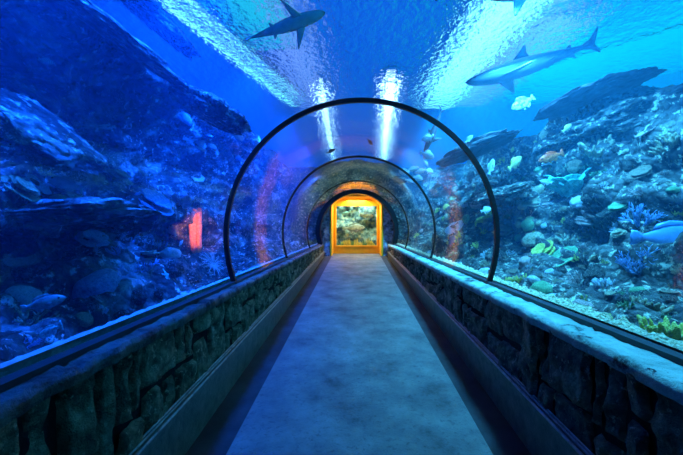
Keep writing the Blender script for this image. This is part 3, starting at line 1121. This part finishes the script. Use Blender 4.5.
def leaf_mesh(seed, n=14):
    """leafy coral: thin upright wavy lobes fanning from one base"""
    r = random.Random(seed)
    b = MB()
    for i in range(n):
        a = r.uniform(0, 2 * PI)
        q = r.uniform(0.05, 0.45)
        base = Vector((math.cos(a) * q, math.sin(a) * q, 0))
        out = Vector((math.cos(a), math.sin(a), 0))
        side = Vector((-out.y, out.x, 0))
        L, wd, lean = r.uniform(.6, 1.05), r.uniform(.3, .5), r.uniform(.3, .9)
        s_ = r.random() * 20
        fr, bk = [], []
        nu, nv = 10, 9
        for iu in range(nu):
            u = iu / (nu - 1)
            hw = wd * (0.35 + 0.9 * u - 0.45 * u ** 3) * (1 + .2 * noise.noise(Vector((u * 5, 0, s_))))
            for iv in range(nv):
                v = iv / (nv - 1) * 2 - 1
                p = base + Vector((0, 0, 1)) * (L * u * (1 - 0.22 * abs(v) ** 2)) + out * (lean * u * u * .6) + side * (hw * v)
                p += out * (.10 * math.sin(v * 5 + s_) * u)
                fr.append(p + out * .018)
                bk.append(p - out * .018)
        k = len(fr)
        fs = grid_faces(nu, nv)
        fs += [tuple(k + q_ for q_ in reversed(f_)) for f_ in grid_faces(nu, nv)]
        rimv = [iv for iv in range(nv)][:0] + [iu * nv for iu in range(nu)] + [(nu - 1) * nv + iv for iv in range(1, nv)] + [iu * nv + nv - 1 for iu in range(nu - 2, -1, -1)]
        for x_, y_ in zip(rimv, rimv[1:]):
            fs.append((x_, y_, k + y_, k + x_))
        b.add(fr + bk, fs)
    return b.me('leaf')


def tubes_mesh(seed, n=7, h=1.0, r0=0.07, spread=0.25):
    r = random.Random(seed)
    b = MB()
    for i in range(n):
        a = 2 * PI * i / n
        p = Vector((math.cos(a) * spread * r.random(), math.sin(a) * spread * r.random(), -0.05))
        L = h * r.uniform(.6, 1.0)
        k = r0 * r.uniform(.8, 1.25)
        lean = Vector((r.uniform(-.1, .1), r.uniform(-.1, .1), 1))
        pts = [p + lean * (L * t) + Vector((r.uniform(-1, 1), r.uniform(-1, 1), 0)) * .012 for t in (0, .2, .4, .6, .8, .97, 1.0)]
        b.tube(pts + [pts[-1] - lean * .03, pts[-1] - lean * .16], [k * .8, k, k * 1.05, k, k * 1.08, k * 1.05, k * .95, k * .65, k * .5], 10)
    return b.me('tubes')


def feather_mesh(seed, arms=16):
    r = random.Random(seed)
    b = MB()
    for i in range(arms):
        a = 2 * PI * i / arms + r.uniform(-.08, .08)
        L = r.uniform(.8, 1.05)
        pts = []
        for t in range(7):
            u = t / 6
            pts.append(Vector((math.cos(a + .25 * u * r.choice((-1, 1)) * .3) * L * u, math.sin(a) * L * u, .10 + .45 * u * (1 - u) + .1 * u)))
        b.tube(pts, [.028, .026, .024, .02, .017, .013, .008], 5)
        sd = Vector((-math.sin(a), math.cos(a), .2))
        for t in range(1, 6):
            for s in (-1, 1):
                for w in (0, .5):
                    p = pts[t].lerp(pts[t + 1], w)
                    d = (pts[6] - pts[0]).normalized()
                    b.tube([p, p + (sd * s + d * .7).normalized() * .13], [.009, .004], 3, cap=False)
    b.tube([(0, 0, -.05), (0, 0, .1), (0, 0, .16)], [.12, .12, .05], 10)
    return b.me('feather')


def star_mesh():
    b = MB()
    na, nr = 60, 8
    vs = [(0, 0, .16)]
    for i in range(1, nr + 1):
        u = i / nr
        for k in range(na):
            a = 2 * PI * k / na
            c = .5 + .5 * math.cos(5 * a)
            rad = .32 + .68 * c ** 1.8
            vs.append((math.cos(a) * rad * u, math.sin(a) * rad * u, .16 * (1 - u ** 2.2) + .01 * math.sin(k * 2.0)))
    fs = [(0, 1 + k, 1 + (k + 1) % na) for k in range(na)]
    for i in range(nr - 1):
        for k in range(na):
            k2 = (k + 1) % na
            fs.append((1 + i * na + k, 1 + (i + 1) * na + k, 1 + (i + 1) * na + k2, 1 + i * na + k2))
    fs.append(tuple(1 + (nr - 1) * na + k for k in reversed(range(na))))
    b.add(vs, fs)
    return b.me('star')


def slab_mesh(seed, lx, ly, lz, amp=0.22):
    """a long overhanging shelf of reef rock with a broken rim"""
    v, f = ico(5)
    o = Vector((seed * 1.7, 3, 0))
    out = []
    for p in v:
        pw = Vector((abs(p.x) ** .7 * (1 if p.x > 0 else -1), abs(p.y) ** .7 * (1 if p.y > 0 else -1), p.z))
        d = 1 + amp * fbm(p * 1.7 + o, 4) + 0.09 * fbm(p * 6 + o, 4)
        q = pw * d
        z = q.z * (0.75 if q.z < 0 else 1.0) + .10 * fbm(Vector((q.x * 5, q.y * 5, seed)), 4)
        out.append((q.x * lx, q.y * ly, z * lz))
    return mesh('slab', out, f)


def coral_mat(name, a, b_, c, sc=8, v=0.7, vs=24):
    return mottled(name, [(0.3, a), (0.5, b_), (0.72, c)], scale=sc, detail=6, bump=0.8, bscale=20, bdist=0.03, vor=v, vscale=vs)


CM = {
    'tan': coral_mat('tan coral', (0.22, 0.16, 0.08), (0.5, 0.40, 0.22), (0.85, 0.75, 0.5)),
    'brown': coral_mat('brown coral', (0.12, 0.08, 0.05), (0.28, 0.20, 0.12), (0.5, 0.4, 0.28)),
    'yellow': coral_mat('yellow coral', (0.45, 0.38, 0.05), (0.8, 0.70, 0.12), (0.95, 0.88, 0.4)),
    'pink': coral_mat('pinkish coral', (0.35, 0.2, 0.16), (0.65, 0.42, 0.35), (0.9, 0.7, 0.6)),
    'green': coral_mat('green coral', (0.08, 0.22, 0.10), (0.2, 0.45, 0.2), (0.45, 0.7, 0.35)),
    'pale': coral_mat('pale coral', (0.4, 0.42, 0.42), (0.7, 0.72, 0.72), (0.95, 0.96, 0.96)),
    'blue': coral_mat('blue coral', (0.10, 0.22, 0.45), (0.25, 0.45, 0.75), (0.6, 0.8, 0.95)),
    'turquoise': coral_mat('turquoise leaf coral', (0.10, 0.6, 0.5), (0.25, 0.9, 0.8), (0.5, 1.0, 0.95)),
    'orange': coral_mat('orange reflection colour', (0.6, 0.16, 0.08), (0.95, 0.32, 0.18), (1.0, 0.5, 0.35)),
}
MESHES = {}


def proto(kind, var):
    k = (kind, var)
    if k not in MESHES:
        if kind == 'rock':
            MESHES[k] = boulder_mesh(var + 2, (1, 0.85, 0.7), 4)
        elif kind == 'brain_coral':
            MESHES[k] = brain_mesh(var + 1)
        elif kind == 'staghorn_coral':
            MESHES[k] = branch_mesh(var + 5, 8, 3)
        elif kind == 'finger_coral':
            MESHES[k] = finger_mesh(var + 3)
        elif kind == 'plate_coral':
            MESHES[k] = plate_mesh(var + 4, 1 + var % 3)
        elif kind == 'leaf_coral':
            MESHES[k] = leaf_mesh(var + 8)
        elif kind == 'reflection_tubes':
            MESHES[k] = tubes_mesh(var + 2)
    return MESHES[k]


def ground(px, py):
    """where the sight line through this spot of the view meets a reef"""
    d = ray(px, py)
    bv = bvh_r if px > VX else bvh_l
    hit = bv.ray_cast(CAM, d)
    return hit[0], hit[1], d


def on_reef(me, mat, name, px, py, size, label, cat, group=None, tilt=0.5, sink=0.15, spin=None, rgen=rnd, scale3=None):
    p, n, d = ground(px, py)
    if p is None:
        return None
    if n.dot(d) > 0:
        n = -n
    up = (Vector((0, 0, 1)) * (1 - tilt) + n * tilt).normalized()
    q = up.to_track_quat('Z', 'Y').to_matrix().to_4x4()
    sp = Matrix.Rotation(rgen.uniform(0, 2 * PI) if spin is None else spin, 4, 'Z')
    o = bpy.data.objects.new(name, me)
    COL.objects.link(o)
    if not me.materials:
        me.materials.append(mat)
    me.polygons.foreach_set('use_smooth', [True] * len(me.polygons))
    if me.materials[0] is not mat:
        o.material_slots[0].link = 'OBJECT'
        o.material_slots[0].material = mat
    s3 = scale3 or (1, 1, 1)
    o.matrix_world = Matrix.Translation(p - up * size * sink) @ q @ sp @ Matrix.Diagonal((size * s3[0], size * s3[1], size * s3[2], 1))
    tag(o, label, cat, group)
    return o


def px_size(px, py, w):
    p, n, d = ground(px, py)
    return w / F * p.y if p is not None else 0.3


LAND = []          # named landmarks used to say where a small coral sits


def hero(kind, px, py, wpx, mat, label, cat, me=None, land=None, **kw):
    o = on_reef(me or proto(kind, len(LAND) % 3), mat, kind, px, py, px_size(px, py, wpx) / 2, label, cat, **kw)
    if land:
        LAND.append((land, px, py))
    return o


# right reef
hero('leaf_coral', 571, 190, 54, CM['turquoise'], 'bright turquoise leaf coral on the right reef', 'coral', tilt=0.3, me=leaf_mesh(77, 18), land='turquoise leaf coral')
hero('staghorn_coral', 636, 268, 46, CM['blue'], 'blue branching coral below the big blue fish', 'coral', land='blue branching coral', tilt=0.3, me=branch_mesh(31, 14, 4, 0.05))
hero('staghorn_coral', 640, 222, 44, CM['blue'], 'blue branching coral above the big blue fish', 'coral', tilt=0.3, me=branch_mesh(32, 14, 4, 0.05))
hero('finger_coral', 674, 334, 60, CM['yellow'], 'bright yellow finger coral at the lower right edge', 'coral', land='yellow finger coral', tilt=0.1)
hero('brain_coral', 526, 261, 16, CM['pink'], 'pinkish dome coral low right of the nearest ring', 'coral', land='pinkish dome coral')
hero('brain_coral', 484, 272, 13, CM['pale'], 'pale dome coral behind the foot of the nearest ring', 'coral')
hero('brain_coral', 541, 288, 20, CM['green'], 'green dome coral just above the gravel on the right', 'coral', land='green dome coral')
hero('finger_coral', 519, 279, 16, CM['yellow'], 'yellowish finger coral beside the green dome coral', 'coral')
hero('staghorn_coral', 577, 283, 34, CM['pink'], 'pinkish branching coral above the gravel on the right', 'coral', land='pinkish branching coral', tilt=0.4)
hero('plate_coral', 562, 258, 30, CM['green'], 'green plate coral in the middle of the right reef', 'coral', land='green plate coral')
hero('plate_coral', 505, 231, 24, CM['tan'], 'tan plate coral beside the right of the nearest ring', 'coral', land='tan plate coral')
hero('finger_coral', 595, 147, 34, CM['tan'], 'tan finger coral along the ledge under the table rock', 'coral', land='tan finger coral')
hero('finger_coral', 662, 144, 30, CM['tan'], 'tan finger coral on the ledge at the upper right edge', 'coral')
hero('plate_coral', 455, 228, 20, CM['pale'], 'pale plate coral inside the right of the nearest ring', 'coral', land='pale plate coral')


def free_slab(px, py, Y, wpx, hpx, deep, seed, mat, label, tiltdeg, name='rock_ledge'):
    lx = wpx / F * Y / 2
    lz = hpx / F * Y / 2
    o = link(name, slab_mesh(seed, lx, deep, lz), mat)
    o.location = at(px, py, Y)
    o.rotation_euler = (0, math.radians(tiltdeg), 0)
    tag(o, label, 'rock')
    return o


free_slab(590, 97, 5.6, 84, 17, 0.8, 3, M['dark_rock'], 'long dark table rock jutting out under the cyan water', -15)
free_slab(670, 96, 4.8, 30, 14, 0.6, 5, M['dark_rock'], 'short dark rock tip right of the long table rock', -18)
free_slab(610, 130, 5.6, 120, 34, 1.0, 8, M['reef_right'], 'broad rough rock carrying the long table rock', -14)
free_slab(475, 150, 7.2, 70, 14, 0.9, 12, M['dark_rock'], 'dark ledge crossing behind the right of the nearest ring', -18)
free_slab(500, 194, 6.0, 44, 12, 0.7, 14, M['reef_right'], 'crusted ledge below the pale yellow fish', -20)
LAND += [('long table rock', 588, 100), ('orange fish', 551, 157), ('two white banded fish', 620, 255), ('crusted ledge', 505, 196)]

# left reef
free_slab(108, 32, 4.0, 130, 20, 0.9, 21, M['reef_left'], 'great overhanging slab edge roofing the left cave', 33)
free_slab(40, 128, 3.1, 112, 22, 0.45, 22, M['reef_left'], 'steep lit ledge sloping down at the far left', 43)
free_slab(62, 216, 3.05, 150, 26, 0.5, 25, M['reef_left'], 'flat lit rock shelf with a dark hollow under it', -5)
free_slab(212, 112, 5.2, 60, 26, 0.7, 27, M['reef_left'], 'pale lit rock head right of the left cave', 22)
free_slab(150, 15, 5.4, 90, 22, 0.7, 28, M['reef_left'], 'upper rock rim below the glittering cyan lamp', 40)
LAND += [('flat rock shelf', 62, 216), ('steep lit ledge', 40, 128), ('pale rock head', 212, 112)]
hero('reflection_tubes', 196, 252, 40, CM['orange'], 'tall orange reflection tubes left of the nearest ring', 'sponge', me=tubes_mesh(3, 6, 2.6, 0.10, 0.22), land='orange reflection tubes', tilt=0.0)  # tubes stand in for the doorway's orange reflection in the glass
hero('feather_star', 211, 266, 34, CM['pale'], 'blue white feather star beside the foot of the nearest ring', 'feather star', me=feather_mesh(4), land='feather star', tilt=1.0, sink=-0.02)
hero('sea_star', 166, 276, 17, CM['turquoise'], 'turquoise sea star on the low left reef', 'sea star', me=star_mesh(), land='turquoise sea star', tilt=0.9, sink=-0.02)
hero('finger_coral', 130, 240, 44, CM['blue'], 'blue bushy coral right of the flat rock shelf', 'coral', land='blue bushy coral', tilt=0.3)
hero('brain_coral', 98, 285, 44, CM['blue'], 'big round blue coral low on the left reef', 'coral', land='big round blue coral')
hero('staghorn_coral', 146, 270, 34, CM['blue'], 'blue branching coral left of the turquoise sea star', 'coral', tilt=0.3)
hero('leaf_coral', 182, 205, 30, CM['blue'], 'blue leafy coral above and left of the orange reflection tubes', 'coral')
hero('plate_coral', 155, 205, 38, CM['blue'], 'blue plate coral in the middle of the left reef', 'coral', land='blue plate coral')
hero('finger_coral', 40, 208, 34, CM['blue'], 'bushy coral crowning the flat rock shelf', 'coral', tilt=0.2)

p_, n_, d_ = ground(196, 246)
q_ = p_ + (CAM - p_).normalized() * 1.5 + Vector((0, 0, 0.35))
spot(q_.x, q_.y, q_.z, (p_.x, p_.y, p_.z + 0.28), (1.0, 0.26, 0.10), 140, 48, 0.6, 0.05)  # warm spot added so the tubes show orange in the blue light
rn = random.Random(3)
for i in range(9):
    o_ = link('finger_coral', finger_mesh(60 + i, 18, 0.12), None)
    o_.data.materials.append(CM['yellow' if i % 3 else 'green'])
    o_.location = (lerp(WX0 + 0.05, WX1 - 0.05, (i + .5) / 9), 13.72 + 0.12 * (i % 2), WZ0 - 0.02)
    s_ = 0.125
    o_.scale = (s_, s_, 0.24 + 0.12 * ((i * 2) % 5) / 2)
    tag(o_, '%s coral clump in the yellow doorway window, %s from its left' % ('yellow' if i % 3 else 'green', ORD[i]), 'coral', 'corals in the doorway window')
used_labels = set()
TAKEN = [(o.matrix_world.translation.copy(), max(o.scale) * 0.8) for o in COL.objects if o.name.split('.')[0] in ('leaf_coral', 'staghorn_coral', 'finger_coral', 'brain_coral', 'plate_coral', 'reflection_tubes', 'feather_star', 'sea_star')]
TAKEN += [(o.location.copy(), o.scale.x * 0.5) for o in COL.objects if 'fish' in o.name]


def where(px, py):
    best = min(LAND, key=lambda l: math.hypot(l[1] - px, (l[2] - py) * 1.2))
    dx, dy = px - best[1], py - best[2]
    side = ('left of' if dx < 0 else 'right of') if abs(dx) > abs(dy) else ('above' if dy < 0 else 'below')
    if math.hypot(dx, dy) < 22:
        side = 'close ' + (side if side in ('above', 'below') else 'on the ' + side.replace(' of', '') + ' of')
    return '%s the %s' % (side, best[0])


def scatter(n, boxes, kinds, cols, sizes, seed, side):
    r = random.Random(seed)
    k = 0
    tries = 0
    while k < n and tries < n * 14:
        tries += 1
        bx = r.choice(boxes)
        px, py = r.uniform(bx[0], bx[2]), r.uniform(bx[1], bx[3])
        p, nn, d = ground(px, py)
        if p is None or p.y > 13 or math.hypot(p.x - AX, p.z - AZ) < 1.75:
            continue
        kind = r.choice(kinds)
        col = r.choice(cols)
        s = r.uniform(*sizes) * (1.0 if r.random() < .8 else 1.6)
        adj = 'small' if s < sum(sizes) / 2 else 'larger'
        cname = 'mottled' if kind == 'rock' else col
        if any((p - q).length < s * 0.85 + t for q, t in TAKEN):
            continue
        lb = '%s %s %s %s' % (adj, cname, kind.replace('_', ' '), where(px, py))
        if lb in used_labels:
            continue
        used_labels.add(lb)
        TAKEN.append((p, s * 0.85))
        on_reef(proto(kind, r.randrange(3)), (M['reef_right'] if side == 'right' else M['reef_left']) if kind == 'rock' else CM[col], kind, px, py, s, lb, 'rock' if kind == 'rock' else ('sponge' if 'sponge' in kind else 'coral'), 'small growth on the %s reef' % side, tilt=0.5, rgen=r)
        k += 1


scatter(230, [(440, 200, 683, 330), (470, 130, 683, 260), (500, 230, 683, 345), (400, 170, 500, 270)], ['rock', 'brain_coral', 'staghorn_coral', 'finger_coral', 'plate_coral', 'finger_coral'], ['tan', 'brown', 'green', 'pale', 'pink', 'tan', 'yellow'], (0.045, 0.13), 5, 'right')
scatter(110, [(0, 170, 230, 240), (185, 90, 250, 180), (60, 230, 235, 330), (170, 80, 320, 250), (0, 250, 120, 350), (0, 90, 120, 200)], ['rock', 'brain_coral', 'staghorn_coral', 'finger_coral', 'plate_coral', 'rock', 'rock'], ['pale', 'blue', 'brown', 'tan'], (0.06, 0.17), 6, 'left')


# ------------------------------------------------------------------ the water of the tanks, wrapped round the tunnel
m, nt, out = new_mat('blue tank water')
va = N(nt, 'ShaderNodeVolumeAbsorption', Density=0.20)
va.inputs[0].default_value = (0.3, 0.78, 0.97, 1)
vsn = N(nt, 'ShaderNodeVolumeScatter', Density=0.04, Anisotropy=0.3)
vsn.inputs[0].default_value = (0.12, 0.6, 1.0, 1)
ads = N(nt, 'ShaderNodeAddShader')
nt.links.new(va.outputs[0], ads.inputs[0])
nt.links.new(vsn.outputs[0], ads.inputs[1])
nt.links.new(ads.outputs[0], out.inputs['Volume'])
poly = [(-10.5, -1.0), (-1.52, -1.0)]
for k in range(41):
    a = lerp(math.radians(200), math.radians(-20), k / 40)
    poly.append((AX + (R + 0.054) * math.cos(a), AZ - 0 + (R + 0.054) * math.sin(a)))
poly += [(1.6, -1.0), (10.5, -1.0), (10.5, H - 0.02), (-10.5, H - 0.02)]
bm = bmesh.new()
ra = [bm.verts.new((x, -0.8, z)) for x, z in poly]
rb_ = [bm.verts.new((x, 22.0, z)) for x, z in poly]
n = len(poly)
for i in range(n):
    j = (i + 1) % n
    bm.faces.new((ra[i], ra[j], rb_[j], rb_[i]))
caps = [bm.faces.new(ra), bm.faces.new(list(reversed(rb_)))]
bmesh.ops.triangulate(bm, faces=caps)
bmesh.ops.recalc_face_normals(bm, faces=bm.faces)
me = bpy.data.meshes.new('tank_water')
bm.to_mesh(me); bm.free()
if VOLUME:
    struct(link('tank_water', me, m, smooth=False))
